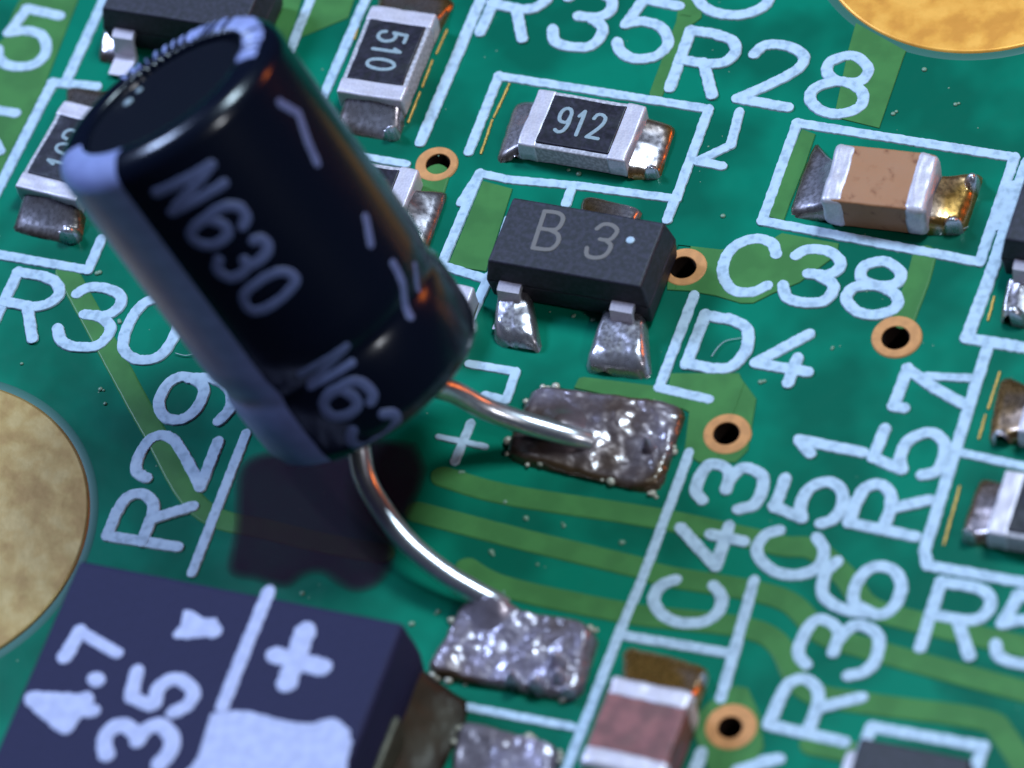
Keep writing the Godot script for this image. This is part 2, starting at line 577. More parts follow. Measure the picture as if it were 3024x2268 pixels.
func can_point(angle: float, q: Vector2, out_by := 0.0) -> Vector3:
	# pleats of the shrunken sleeve on the end ring
	var k := clampf((CAN_R - 0.16 - q.x) / 0.2, 0.0, 1.0) * clampf((q.y - CAN_L + 0.4) / 0.3, 0.0, 1.0)
	var w := smoothstep(0.1, 0.6, cos(angle + 0.5))
	var up := k * (0.028 * sin(angle * 65.0 + 1.2 * sin(angle * 5.0)) * w + 0.02 * sin(angle * 3.0 + 1.0))
	var r := q.x + out_by
	return Vector3(r * cos(angle), q.y + up + out_by * k, r * sin(angle))

func can_profile() -> Array:
	var p := []
	for q in PROFILE: p.append(Vector2(q[0], q[1]))
	for k in 9:
		var a := PI / 2 * k / 8
		p.append(Vector2(CAN_R - 0.38 * (1 - cos(a)), CAN_L - 0.38 + 0.38 * sin(a)))
	p.append(Vector2(1.62, CAN_L - 0.004)); p.append(Vector2(1.54, CAN_L - 0.02)); p.append(Vector2(1.49, CAN_L - 0.07)); p.append(Vector2(1.47, CAN_L - 0.17))
	return p

func sleeve_patch(s: Shape, prof: Array, a0: float, a1: float, cuts: int, out_by: float, wrap := false) -> void:
	var rows := []
	for q in prof:
		var row := []
		for k in (cuts if wrap else cuts + 1): row.append(can_point(lerpf(a0, a1, float(k) / cuts), q, out_by))
		rows.append(row)
	s.sheet(rows, wrap)

func electrolytic() -> void:
	var o := thing("electrolytic_capacitor", "tall black cylindrical capacitor leaning on two bent wires over the board", "capacitor", Vector3.ZERO)
	o.transform = Transform3D(Basis(Vector3(0.664, 0.194, -0.722).normalized(), Vector3(-0.494, 0.838, -0.230).normalized(), Vector3(0.561, 0.510, 0.652).normalized()), Vector3(-1.351, 2.116, 1.870) * U)
	can = o
	var s := Shape.new()
	sleeve_patch(s, can_profile(), 0.0, TAU, 360, 0.0, true)
	var sl := part("sleeve", s, M.sleeve, o)
	var d := Shape.new()
	var rows := []
	for r in [0.001, 0.5, 1.0, 1.35, 1.5]:
		var row := []
		for k in 60: row.append(Vector3(r * cos(TAU * k / 60), CAN_L - 0.16 + 0.02 * sin(r * 2.0), r * sin(TAU * k / 60)))
		rows.append(row)
	d.sheet(rows, true)
	var end := part("end_disc", d, M.disc, o)
	var g := Shape.new()
	for q in [[-0.55, -0.95, 0.1], [-0.3, -1.12, 0.07]]: dome(g, Vector3(q[0], CAN_L - 0.15, q[1]), q[2], 0.5)
	part("blemish", g, M.chip_ink, end)
	var b := Shape.new()
	rows = []
	for q in [[0.001, 0.2], [1.0, 0.2], [1.56, 0.17]]:
		var row := []
		for k in 60: row.append(Vector3(q[0] * cos(TAU * k / 60), q[1], q[0] * sin(TAU * k / 60)))
		rows.append(row)
	b.sheet(rows, true)
	part("rubber_bung", b, M.rubber, o)
	var st := Shape.new()
	var prof := can_profile().slice(3, -2)
	sleeve_patch(st, prof, 2.255, 2.255 + 1.05, 48, 0.012)
	part("polarity_stripe", st, M.sleeve_ink_glint, sl)
	for k in 27:
		var a := lerpf(-1.8, 0.62, k / 26.0) + rng.randf_range(-0.02, 0.02)
		var tick := Shape.new()
		var wide := 0.036 + 0.012 * sin(k * 1.7) - (0.016 if k < 8 else 0.0)
		var far := 1.94 - rng.randf_range(0.0, 0.05)
		sleeve_patch(tick, [Vector2(far, CAN_L - 0.035), Vector2(far - 0.02, CAN_L - 0.022), Vector2(1.8, CAN_L - 0.002), Vector2(1.7, CAN_L - 0.001), Vector2(1.6, CAN_L - 0.006), Vector2(1.56, CAN_L - 0.016)], a - wide, a + wide, 4, 0.01)
		part("rim_glint", tick, M.sleeve_ink_glint, sl)  # pale ticks that paint the glints on the sleeve pleats
	can_sleeve = sl

var can: Node3D
var can_sleeve: Node3D

func on_can(p: Vector2, h: float) -> Vector3:
	var r := CAN_R + h + ink_lift
	p.y = maxf(p.y, 0.13)
	for k in range(3, 11):
		if p.y >= PROFILE[k][1] and p.y < PROFILE[k + 1][1]:
			r += lerpf(PROFILE[k][0], PROFILE[k + 1][0], (p.y - PROFILE[k][1]) / (PROFILE[k + 1][1] - PROFILE[k][1])) - CAN_R
			break
	if p.y > CAN_L - 0.38:
		var k := clampf((p.y - CAN_L + 0.38) / 0.38, 0.0, 0.98)
		r -= 0.38 * (1.0 - sqrt(1.0 - k * k))
	return Vector3(r * cos(p.x / CAN_R), p.y, r * sin(p.x / CAN_R))

func sleeve_print(_o: Node3D, strokes: Array) -> void:
	var s := Shape.new()
	for st in strokes:
		ink_lift += 0.001
		stroke(s, pts(st[1]), st[0], 0.014, on_can, 0.08, 0.05)
	ink_lift = 0.0
	part("printed_mark", s, M.sleeve_text, can_sleeve)

func lead(line: Array) -> void:
	var inv := can.transform.affine_inverse()
	var l := []
	for p in line: l.append(inv * (p * U) / U)
	var s := Shape.new()
	tube(s, l, 0.195, 0.185)
	part("lead", s, M.wire, can)

# ---------------------------------------------------------------- the black moulded tantalum capacitor
const TANT_AT := Vector3(-2.352, 0, 8.281)
const TANT_SIZE := Vector3(5.716, 1.800, 4.6)

func on_tant(p: Vector2, h: float) -> Vector3:
	return Vector3(p.x - TANT_AT.x, TANT_SIZE.y + 0.1 + h + ink_lift, p.y - TANT_AT.z)

func tantalum() -> void:
	var t := thing("tantalum_capacitor", "black box shaped capacitor printed 4.7 35 with a pale polarity band", "capacitor", TANT_AT)
	var s := Shape.new()
	rounded(s, Vector3(0, TANT_SIZE.y * 0.25 + 0.1, 0), Vector3(TANT_SIZE.x + 0.1, TANT_SIZE.y * 0.5, TANT_SIZE.z + 0.1), 0.06, 3, Vector2(-0.01, -0.01), 0.01, 12)
	rounded(s, Vector3(0, TANT_SIZE.y * 0.74 + 0.1, 0), Vector3(TANT_SIZE.x + 0.17, TANT_SIZE.y * 0.52, TANT_SIZE.z + 0.17), 0.09, 4, Vector2(0.03, 0.03), 0.015, 16)
	part("moulded_body", s, M.mould_soft, t)
	body_print(t, [[0.262, [-4.690, 7.268, -4.752, 7.782]], [0.213, [-4.690, 7.268, -3.920, 7.523]]])
	body_print(t, [[0.271, [-4.103, 8.060, -4.056, 8.073]]])
	body_print(t, [[0.295, [-4.977, 8.634, -4.250, 9.003]], [0.279, [-4.250, 9.003, -4.121, 8.444]], [0.279, [-4.977, 8.634, -4.107, 8.479]], [0.246, [-4.457, 8.746, -3.910, 8.625]]])
	body_print(t, [[0.246, [-3.473, 7.769, -3.407, 8.211]], [0.246, [-3.394, 8.246, -2.987, 8.307, -3.012, 7.971, -2.776, 7.768, -2.440, 7.921, -2.444, 8.186, -2.614, 8.375]]])
	body_print(t, [[0.279, [-3.403, 9.338, -3.541, 9.032, -3.397, 8.775, -3.088, 8.856, -3.003, 8.987]], [0.279, [-3.029, 8.918, -2.822, 8.647, -2.546, 8.735, -2.409, 9.003, -2.494, 9.320]]])
	body_print(t, [[0.230, [-1.879, 5.884, -1.878, 6.923, -1.872, 8.097]]])
	body_print(t, [[0.361, [-1.024, 6.468, -0.994, 7.450]], [0.328, [-1.349, 6.997, -0.523, 7.044]]])
	body_patch(t, [-3.121, 6.540, -2.966, 6.487, -2.766, 6.598, -2.556, 6.552, -2.386, 6.727, -2.406, 6.904, -2.703, 6.950, -3.045, 7.063, -3.143, 6.988, -3.091, 6.803], "printed_mark")
	body_patch(t, [-2.008, 8.240, -1.418, 8.071, -0.544, 8.120, -0.008, 7.908, 0.370, 8.158, 0.483, 8.713, 0.546, 9.734, -1.947, 10.302, -1.945, 9.048])
	tantalum_joint(t, pts([0.594, 5.870, 0.283, 8.018, 1.240, 8.248, 1.398, 6.151]))

func body_print(t: Node3D, strokes: Array) -> void:
	var s := Shape.new()
	for st in strokes:
		ink_lift += 0.0012
		stroke(s, pts(st[1]), st[0], 0.016, on_tant, 0.1, 0.06)
	ink_lift = 0.0
	part("printed_mark", s, M.tant_ink, t)

func body_patch(t: Node3D, a: Array, called := "polarity_band") -> void:
	var p := smooth(pts(a), 0.12)
	var q := PackedVector2Array()
	for k in p.size(): q.append(p[k] - Vector2(TANT_AT.x, TANT_AT.z) + Vector2(rng.randf_range(-1, 1), rng.randf_range(-1, 1)) * 0.02)
	var s := Shape.new()
	plate(s, q, TANT_SIZE.y + 0.097, TANT_SIZE.y + 0.112, 0.02)
	part(called, s, M.tant_ink, t)

func tantalum_joint(t: Node3D, q: PackedVector2Array) -> void:
	var s := Shape.new()
	rounded(s, Vector3(TANT_SIZE.x / 2 + 0.1, 0.55, 0.1), Vector3(0.14, 1.0, 2.4), 0.05, 3, Vector2.ZERO, 0.03, 8)
	part("terminal", s, M.tin_dull, t)
	var g := Shape.new()
	var l := local_of(t, q)
	solder(g, l, 0.75, 0.12, 0.08, 1.8, [], 0.6, 12.0, 40)
	part("solder_joint", g, M.solder_dark, t)

func bottom_chip(at: Vector2) -> void:
	var o := thing("transistor", "black chip peeping in at the lower picture edge beside R36", "transistor", Vector3(at.x, 0, at.y), 0.0, "black moulded chips")
	var s := Shape.new()
	rounded(s, Vector3(0, 0.5, 0), Vector3(1.9, 0.8, 1.25), 0.06, 3, Vector2(0.05, 0.05), 0.01, 8)
	part("moulded_body", s, M.mould, o)
	for d in [-1, 1]:
		var e := Shape.new()
		rounded(e, Vector3(0.95 * d, 0.3, 0), Vector3(0.4, 0.5, 1.1), 0.08, 3, Vector2.ZERO, 0.04, 8)
		part("terminal", e, M.tin, o)

func specks(p: PackedVector2Array) -> void:
	var s := Shape.new()
	for q in p:
		for k in 1 + rng.randi() % 2:
			dome(s, Vector3(q.x + rng.randf_range(-0.04, 0.04), 0.01, q.y + rng.randf_range(-0.04, 0.04)), rng.randf_range(0.02, 0.05), 0.6, 5)
	for k in 260:
		dome(s, Vector3(rng.randf_range(-12, 11), 0.0, rng.randf_range(-10, 9)), rng.randf_range(0.008, 0.02), 0.5, 4)
	part("flux_specks", s, M.flux, board).set_meta("kind", "stuff")
	for k in 5:
		var at := Vector3([6.3, -6.0, 3.2, 1.2, -7.6][k], 0.045, [-4.4, 0.6, -1.2, 4.0, -1.9][k])
		var a := rng.randf() * TAU
		var l := []
		for j in 5:
			l.append(at)
			a += rng.randf_range(-0.9, 0.9)
			at += Vector3(cos(a), rng.randf_range(-0.04, 0.04), sin(a)) * rng.randf_range(0.1, 0.25)
		var f := Shape.new()
		tube(f, l, 0.008, 0.006, 5)
		part("dust_fibre", f, M.fibre, board)

func area(called: String, at: Vector3, to: Vector3, size: Vector2, c: Color, e: float) -> void:
	var l := AreaLight3D.new()
	l.name = called
	l.area_size = size * U
	l.light_color = c; l.light_energy = e
	l.shadow_enabled = true
	l.area_range = 2.0; l.area_attenuation = 2.0
	add_child(l)
	l.look_at_from_position(at * U, to * U, Vector3(0.3, 0.2, 1).normalized())

func _ready() -> void:
	rng.seed = 7
	fine.seed = 3; fine.frequency = 0.05; fine.fractal_octaves = 3
	fine.noise_type = FastNoiseLite.TYPE_SIMPLEX_SMOOTH
	# camera
	var cam := Camera3D.new()
	cam.transform = Transform3D(Basis(Vector3(0.934671, -0.170146, -0.312156), Vector3(-0.164881, 0.570438, -0.804621), Vector3(0.314969, 0.803524, 0.505117)), Vector3(25.4534, 64.9347, 40.8197) * U)
	cam.fov = 9.18903
	cam.near = 0.005; cam.far = 5.0
	var at := CameraAttributesPhysical.new()
	at.frustum_focal_length = 149.3
	at.frustum_focus_distance = 82.50 * U
	at.exposure_aperture = 149.3 / 1.6
	at.frustum_near = 0.005; at.frustum_far = 5.0
	cam.attributes = at
	add_child(cam)
	cam.fov = 9.18903
	# air and light
	var we := WorldEnvironment.new()
	var env := Environment.new()
	env.background_mode = Environment.BG_COLOR
	env.background_color = Color(0.07, 0.08, 0.16)
	env.tonemap_mode = Environment.TONE_MAPPER_LINEAR
	env.tonemap_exposure = 0.96
	env.sdfgi_enabled = true; env.ssao_enabled = true; env.ssil_enabled = true
	we.environment = env
	add_child(we)
	area("key_lamp", Vector3(28, 110, -44), Vector3(0, 0, 0), Vector2(26, 26), Color(0.82, 0.93, 1.0), 0.0145)
	area("left_lamp", Vector3(-92, 92, -25), Vector3(-3, 0, 0), Vector2(26, 26), Color(0.72, 0.82, 1.0), 0.0185)
	area("front_lamp", Vector3(92, 82, 30), Vector3(0, 0, 0), Vector2(7, 7), Color(0.95, 0.97, 1.0), 0.0032)
	area("warm_lamp", Vector3(70, 20, -74), Vector3(6, 0, 0), Vector2(20, 16), Color(1.0, 0.5, 0.18), 0.0012)
	materials()
	# board
	board = thing("circuit_board", "green printed circuit board with white legend, traces and gold pads", "circuit board", Vector3.ZERO)
	board.set_meta("kind", "structure")
	via(Vector2(-2.789, -4.209), 0.215, 0.375)
	via(Vector2(2.158, -2.898), 0.225, 0.39)
	via(Vector2(6.139, -2.200), 0.235, 0.42)
	via(Vector2(3.898, 0.242), 0.22, 0.4)
	via(Vector2(5.616, 5.671), 0.2, 0.42)
	board_sheet()
	gold_pad(Vector2(5.168, -11.247), 2.980, M.gold, "bright gold round contact pad in the corner beyond R28")
	gold_pad(Vector2(-9.214, 4.976), 3.076, M.dim_gold, "round gold contact pad painted duller as if less lit, beside the tantalum capacitor")
	pad_edge([-3.626, -7.120, -3.639, -6.576])
	pad_edge([-3.661, -6.402, -3.645, -5.812])
	pad_edge([-3.643, -5.672, -3.633, -5.002])
	pad_edge([-2.107, -6.157, -2.142, -5.397])
	pad_edge([-2.152, -5.325, -2.111, -4.587])
	pad_edge([8.026, -1.873, 8.029, -1.139])
	pad_edge([8.020, -0.991, 8.036, -0.529])
	pad_edge([7.979, 0.463, 8.025, 1.591])
	pad_edge([7.530, -3.346, 7.555, -2.870])
	pad_edge([-5.310, -7.357, -5.240, -6.622])
	shade_film([-2.012, 1.521, -2.471, 1.969, -3.071, 2.023, -3.858, 2.258, -4.084, 2.658, -3.913, 3.252, -3.732, 3.769, -3.526, 4.620, -2.950, 4.714, -2.427, 4.724, -2.194, 4.443, -1.953, 4.350, -1.636, 4.472, -1.273, 4.556, -0.939, 4.389, -0.786, 3.963, -0.863, 3.433, -0.832, 2.877, -0.812, 2.320, -0.879, 1.916, -1.220, 1.497])
	trace([-8.610, -0.707, -6.823, 1.151, -5.829, 2.171, -4.431, 3.511, -3.087, 3.677, -2.043, 3.729, -1.056, 3.716], 0.4)
	copper([-11.765, -6.527, -10.723, -6.717, -10.681, -6.549, -10.567, -4.712, -10.550, -4.486, -10.615, -2.829, -10.592, -2.413, -10.990, -2.196, -12.160, -5.050, -11.752, -5.387, -11.796, -6.110])
	copper([-6.352, -7.456, -5.563, -7.600, -5.515, -7.059, -6.234, -6.466, -6.281, -6.861])
	copper([-6.952, -7.346, -6.533, -7.423, -6.444, -6.715, -6.448, -5.969, -6.656, -5.787, -6.788, -6.537])
	trace([0.464, -9.014, 0.541, -8.542, 0.560, -6.463], 0.26)
	copper([0.300, -8.726, 0.714, -8.802, 0.845, -8.228, 0.672, -7.970, 0.430, -8.010])
	copper([3.593, -8.621, 4.639, -8.171, 4.634, -8.031, 4.642, -6.438, 3.798, -6.524, 3.626, -8.039])
	copper([-1.883, -4.014, -1.307, -3.948, -1.197, -2.152, -1.897, -2.146])
	copper([2.026, -2.398, 1.884, -2.923, 1.927, -3.355, 2.297, -3.375, 2.688, -3.399, 3.483, -3.768, 3.619, -3.940, 4.643, -3.917, 4.688, -3.689, 4.217, -2.992, 3.831, -2.680, 3.561, -2.417, 3.351, -2.375, 2.893, -2.440, 2.408, -2.448])
	trace([6.151, -3.952, 6.180, -3.461, 6.156, -2.615], 0.42)
	copper([1.170, -0.380, 2.506, -0.449, 2.486, -0.443, 3.093, -0.237, 3.138, -0.093, 2.098, -0.083, 1.076, -0.128, 1.096, -0.338])
	copper([2.608, -0.749, 3.751, -0.985, 3.811, -0.893, 4.188, -0.538, 4.347, 0.487, 4.217, 0.763, 3.614, 0.890, 3.314, 0.752, 3.152, -0.046, 2.691, -0.205])
	trace([-0.562, 2.041, 0.650, 2.162, 3.217, 2.090, 4.932, 2.142, 5.471, 2.173, 5.983, 2.136, 6.646, 2.551, 7.119, 2.976, 7.854, 3.102, 9.972, 3.205], 0.41)
	trace([-0.759, 2.809, 1.216, 2.959, 3.208, 3.071, 3.695, 3.138, 5.677, 3.145, 6.551, 3.647, 7.452, 3.780, 10.188, 4.018], 0.41)
	trace([0.440, 3.690, 1.235, 3.911, 3.382, 3.954, 5.613, 3.851, 6.572, 4.702, 7.570, 4.761, 9.455, 4.643, 9.914, 4.862, 10.611, 5.615], 0.41)
	trace([6.982, 5.678, 7.756, 5.689, 8.266, 5.780], 0.4)
	copper([5.454, 4.902, 5.681, 4.899, 6.019, 5.338, 6.252, 5.911, 6.134, 6.397, 5.540, 6.531, 4.939, 5.718, 5.141, 5.299])
	copper([3.326, -6.161, 3.588, -6.101, 3.608, -5.427, 3.587, -4.750, 3.578, -4.559, 3.579, -4.185, 3.278, -4.233, 3.227, -4.624])
	trace([-2.748, -3.956, -2.694, -3.366], 0.5)
	outline([-10.192, -6.814, -10.192, -4.754], 0.210)
	outline([-9.581, -4.691, -10.433, -4.622, -10.527, -1.896], 0.210)
	outline([-6.352, -7.456, -6.323, -6.120], 0.190)
	outline([-5.339, -7.641, -5.354, -5.251], 0.190)
	outline([-3.238, -8.024, -3.265, -4.614], 0.220)
	outline([-4.170, -4.109, -3.353, -4.100], 0.170)
	outline([-2.336, -4.571, -2.351, -6.294, 1.580, -6.282, 1.596, -4.309], 0.190)
	outline([-2.114, -3.481, -1.988, -4.157, -1.453, -4.124, -0.213, -4.228, 1.614, -4.286], 0.180)
	outline([-1.988, -4.157, -2.014, -2.123, -1.121, -1.994], 0.190)
	outline([-1.199, -3.304, -1.117, -2.115], 0.100)
	outline([-1.110, -2.063, -1.144, -1.132], 0.190)
	outline([-0.275, -4.106, -0.269, -3.809], 0.190)
	outline([1.581, -4.250, 1.581, -3.821], 0.190)
	outline([2.517, -2.378, 2.504, -0.421, 3.400, -0.363], 0.190)
	outline([2.133, -6.318, 2.197, -5.590, 1.728, -5.146, 2.182, -5.125], 0.190)
	outline([3.203, -6.274, 7.107, -6.261, 7.104, -3.997, 3.215, -4.114, 3.203, -6.274], 0.200)
	outline([7.350, -6.201, 7.358, -4.008, 7.307, -2.436, 8.455, -2.440], 0.240)
	outline([7.263, -5.675, 7.180, -4.785], 0.220)
	outline([7.694, -2.375, 7.751, 1.782, 7.877, 2.046, 9.643, 2.037], 0.210)
	outline([7.870, -0.186, 9.068, -0.129], 0.170)
	outline([6.862, -1.555, 7.714, -1.679], 0.170)
	outline([-4.189, 1.921, -4.113, 4.768], 0.190)
	outline([3.395, 0.735, 3.377, 3.203, 3.318, 4.352, 3.258, 7.276], 0.180)
	outline([3.392, 4.384, 5.179, 4.338], 0.190)
	outline([5.189, 2.925, 5.311, 5.180], 0.200)
	outline([0.859, 6.237, 3.121, 6.216], 0.160)
	outline([-0.852, -0.239, -0.008, -0.243, 0.012, 0.347, -0.372, 0.323], 0.170)
	outline([-0.435, 0.925, -0.453, 1.715], 0.170)
	outline([-0.883, 1.298, -0.034, 1.324], 0.120)
	outline([7.777, 5.799, 7.828, 5.166, 9.647, 5.127, 9.631, 5.655], 0.220)
	outline([-10.074, -0.784, -8.214, -0.785, -8.225, -1.477], 0.200)
	outline([-11.315, -3.827, -10.850, -3.830], 0.220)
	outline([-11.023, -3.173, -10.814, -2.959], 0.220)
	outline([5.300, 6.217, 5.293, 6.725], 0.220)
	outline([5.968, 6.389, 6.544, 6.053, 6.308, 6.152], 0.220)
	designator("R28", Vector2(0.747, -6.596), Vector2(1.0000, 0.0026), 1.31, 0.92, 1.267, 0.222)
	designator("R35", Vector2(-2.993, -7.194), Vector2(0.9997, 0.0246), 1.31, 0.92, 1.255, 0.222)
	designator("C38", Vector2(2.820, -2.609), Vector2(0.9999, 0.0108), 1.12, 0.86, 1.139, 0.222)
	designator("D4", Vector2(2.807, -0.984), Vector2(0.9997, 0.0247), 1.04, 0.9, 1.162, 0.222)
	designator("R30", Vector2(-9.471, 0.813), Vector2(1.0000, 0.0089), 1.31, 0.92, 1.198, 0.222)
	designator("R29", Vector2(-4.545, 4.338), Vector2(-0.0354, -0.9994), 1.27, 0.92, 1.237, 0.222)
	designator("C43", Vector2(4.778, 3.970), Vector2(0.0089, -1.0000), 1.1, 0.8, 1.168, 0.222)
	designator("C51", Vector2(6.154, 2.716), Vector2(0.0308, -0.9995), 1.09, 0.8, 1.088, 0.222)
	designator("R57", Vector2(7.532, 1.551), Vector2(0.0353, -0.9994), 1.14, 0.82, 1.180, 0.222)
	designator("R36", Vector2(7.480, 5.517), Vector2(0.0325, -0.9995), 1.27, 0.95, 1.170, 0.222)
	designator("R58", Vector2(8.190, 3.572), Vector2(0.9999, -0.0171), 1.27, 0.92, 1.151, 0.222)
	designator("5", Vector2(-11.739, -4.868), Vector2(0.9993, 0.0380), 1.29, 0.92, 1.000, 0.222)
	designator("C", Vector2(1.899, -8.365), Vector2(-0.0073, -1.0000), 1.3, 0.95, 1.000, 0.222)
	# parts on the board
	tantalum()
	electrolytic()
	solder_pad(pts([0.346, -0.004, 3.115, -0.165, 3.174, 1.679, 0.348, 1.523]), 0.24, 0.17, 0.12, "grey lumpy solder pad beside the D4 outline holding the upper wire", [[1.191, 0.865, 0.55, 0.36], [2.756, 0.863, 0.1, 0.42], [2.443, 1.818, 0.1, 0.25]])
	solder_pad(pts([0.584, 4.368, 3.031, 4.379, 3.103, 5.775, 0.434, 5.844]), 0.36, 0.2, 0.14, "glittering solder pad above the brown capacitor holding the lower wire", [[1.192, 4.396, 0.55, 0.42], [2.600, 5.262, 0.16, 0.5], [2.689, 5.495, 0.13, 0.4], [2.368, 5.678, 0.15, 0.38], [1.956, 5.716, 0.13, 0.36], [1.992, 5.714, 0.12, 0.38], [2.918, 5.714, 0.14, 0.28], [1.001, 4.318, 0.12, 0.5]])
	sleeve_print(can, [[0.184, [4.271, 5.664, 3.294, 5.591]], [0.170, [4.251, 5.257, 3.301, 5.221]], [0.170, [3.391, 5.552, 4.165, 5.306]]])
	sleeve_print(can, [[0.177, [3.894, 4.882, 3.698, 4.659, 3.735, 4.475, 4.016, 4.443, 4.214, 4.592, 4.212, 4.801, 3.894, 4.882]], [0.177, [4.060, 4.868, 3.610, 4.920, 3.351, 4.787, 3.328, 4.562, 3.448, 4.462]]])
	sleeve_print(can, [[0.184, [4.111, 4.174, 4.226, 4.006, 4.099, 3.803, 3.831, 3.812, 3.766, 3.961]], [0.184, [3.804, 3.852, 3.564, 3.822, 3.347, 3.911, 3.332, 4.090, 3.445, 4.156]]])
	sleeve_print(can, [[0.170, [4.112, 3.444, 3.670, 3.532, 3.350, 3.435, 3.296, 3.201, 3.574, 3.100, 3.940, 3.073, 4.174, 3.170, 4.112, 3.444]]])
	sleeve_print(can, [[0.136, [4.143, 1.780, 3.255, 1.765]], [0.136, [4.157, 1.493, 3.339, 1.478]], [0.136, [3.325, 1.741, 4.096, 1.557]]])
	sleeve_print(can, [[0.184, [3.822, 1.253, 3.657, 1.024, 3.682, 0.824, 3.929, 0.768, 4.146, 0.895, 4.116, 1.155, 3.822, 1.253]], [0.184, [3.976, 1.232, 3.569, 1.238, 3.400, 1.093, 3.373, 0.836, 3.467, 0.749]]])
	sleeve_print(can, [[0.184, [4.013, 0.472, 4.145, 0.307, 4.065, 0.104, 3.831, 0.067]], [0.184, [3.847, 0.078, 3.580, 0.055, 3.352, 0.150, 3.279, 0.331, 3.422, 0.442]]])
	sleeve_print(can, [[0.163, [1.705, 5.559, 1.628, 5.404, 1.509, 5.187]], [0.163, [1.509, 5.187, 1.704, 4.774, 1.811, 4.419]]])
	sleeve_print(can, [[0.163, [1.648, 3.139, 1.788, 2.933, 1.891, 2.795]]])
	sleeve_print(can, [[0.163, [1.745, 2.252, 1.814, 1.922, 1.985, 1.581, 2.058, 1.417]]])
	sleeve_print(can, [[0.109, [1.337, 1.888, 1.549, 1.569]]])
	lead([Vector3(-0.952, 2.429, 1.282), Vector3(-0.631, 1.884, 1.432), Vector3(-0.312, 1.450, 1.273), Vector3(0.085, 1.000, 1.188), Vector3(0.607, 0.680, 1.121), Vector3(1.103, 0.500, 1.081), Vector3(1.487, 0.360, 1.043), Vector3(1.737, 0.200, 0.971)])
	lead([Vector3(-1.948, 2.139, 2.365), Vector3(-1.627, 1.594, 2.515), Vector3(-1.363, 1.250, 3.044), Vector3(-0.966, 1.020, 3.453), Vector3(-0.381, 0.800, 3.881), Vector3(0.311, 0.600, 4.187), Vector3(0.834, 0.450, 4.325), Vector3(1.160, 0.340, 4.384), Vector3(1.383, 0.220, 4.412)])
	resistor(Vector2(-0.348, -5.182), -0.0088, "912", "white edged chip resistor marked 912 inside the R28 outline", [[pts([-1.347, -5.787, -1.312, -4.598, -1.790, -4.412, -1.865, -5.813]), 0.36, 0.1, 0.03, 1.3, 0.35, [[-1.404, -4.454, 0.12, 0.22]]], [pts([0.610, -5.828, 0.656, -4.524, 1.197, -4.649, 1.139, -5.830]), 0.3, 0.14, 0.05, 1.5, 0.9, [[0.799, -4.383, 0.13, 0.2], [1.066, -4.636, 0.14, 0.26]]]])
	resistor(Vector2(-4.325, -6.076), -1.5574, "510", "upright chip resistor marked 510 in the outline beside R35", [[pts([-4.889, -5.079, -3.694, -5.067, -3.658, -4.539, -4.919, -4.534]), 0.4, 0.1, 0.05, 1.6, 0.45, [[-3.752, -4.572, 0.17, 0.33]]], [pts([-3.721, -7.033, -4.949, -7.037, -5.236, -7.892, -3.677, -7.857]), 0.4, 0.1, 0.05, 1.6, 0.8, []]])
	resistor(Vector2(-9.272, -2.903), 1.4855, "102", "chip resistor marked 10 half hidden at the left of the tall capacitor", [[pts([-8.680, -1.884, -9.930, -1.903, -9.931, -1.320, -8.535, -1.238]), 0.4, 0.1, 0.05, 1.6, 0.55, [[-8.767, -1.338, 0.19, 0.34]]], [pts([-9.876, -3.872, -8.572, -3.865, -8.900, -4.625, -10.162, -4.616]), 0.3, 0.08, 0.04, 1.6, 0.7, []]])
	resistor(Vector2(-3.873, -3.069), 0.0088, "", "chip resistor whose only uncovered end lies below the via beside R28", [[pts([-2.883, -3.474, -2.834, -2.661, -2.347, -2.206, -2.404, -3.711]), 0.36, 0.12, 0.05, 1.5, 0.8, [[-2.520, -2.282, 0.12, 0.24]]]])
	resistor(Vector2(-2.084, -0.849), 0.0137, "", "chip resistor almost wholly hidden under the tall capacitor", [[pts([-1.128, -1.395, -1.068, -0.310, -1.031, -0.462, -1.085, -1.538]), 0.3, 0.1, 0.04, 1.5, 0.8, []]])
	resistor(Vector2(9.738, -1.117), 0.0098, "", "chip resistor cut off by the picture edge in the R57 outline, upper of two", [[pts([8.761, -0.562, 8.752, -1.605, 8.056, -1.888, 8.206, -0.411]), 0.32, 0.12, 0.05, 1.5, 0.8, [[8.409, -0.500, 0.15, 0.3]]]])
	resistor(Vector2(9.758, 0.900), 0.0029, "", "chip resistor showing a bright terminal below the R57 outline, lower of two", [[pts([8.823, 1.485, 8.781, 0.322, 8.239, 0.176, 8.258, 1.520]), 0.32, 0.12, 0.05, 1.5, 0.8, [[8.390, 1.505, 0.17, 0.34], [8.983, 1.681, 0.16, 0.25]]]])
	ceramic_capacitor(Vector2(5.184, -4.889), 0.0546, Vector3(1.822, 0.75, 1.27), M.tan, "tan ceramic chip capacitor with silver ends in the C38 outline", [[pts([4.190, -5.411, 4.393, -4.304, 3.611, -4.298, 3.618, -5.998]), 0.5, 0.1, 0.05, 1.6, 0.6, []], [pts([6.107, -5.511, 6.077, -4.382, 6.707, -4.508, 6.705, -5.862]), 0.42, 0.2, 0.06, 1.4, 1.0, [[6.529, -4.510, 0.17, 0.32], [6.290, -4.343, 0.13, 0.22], [6.614, -5.465, 0.15, 0.36]]]])
	ceramic_capacitor(Vector2(4.402, 6.419), -1.5863, Vector3(1.698, 0.8, 1.42), M.brown, "reddish brown ceramic chip capacitor below the C43 designator", [[pts([5.051, 5.697, 3.785, 5.604, 3.422, 4.544, 5.003, 4.648]), 0.5, 0.14, 0.07, 1.5, 1.0, [[5.053, 4.943, 0.15, 0.3]]]])
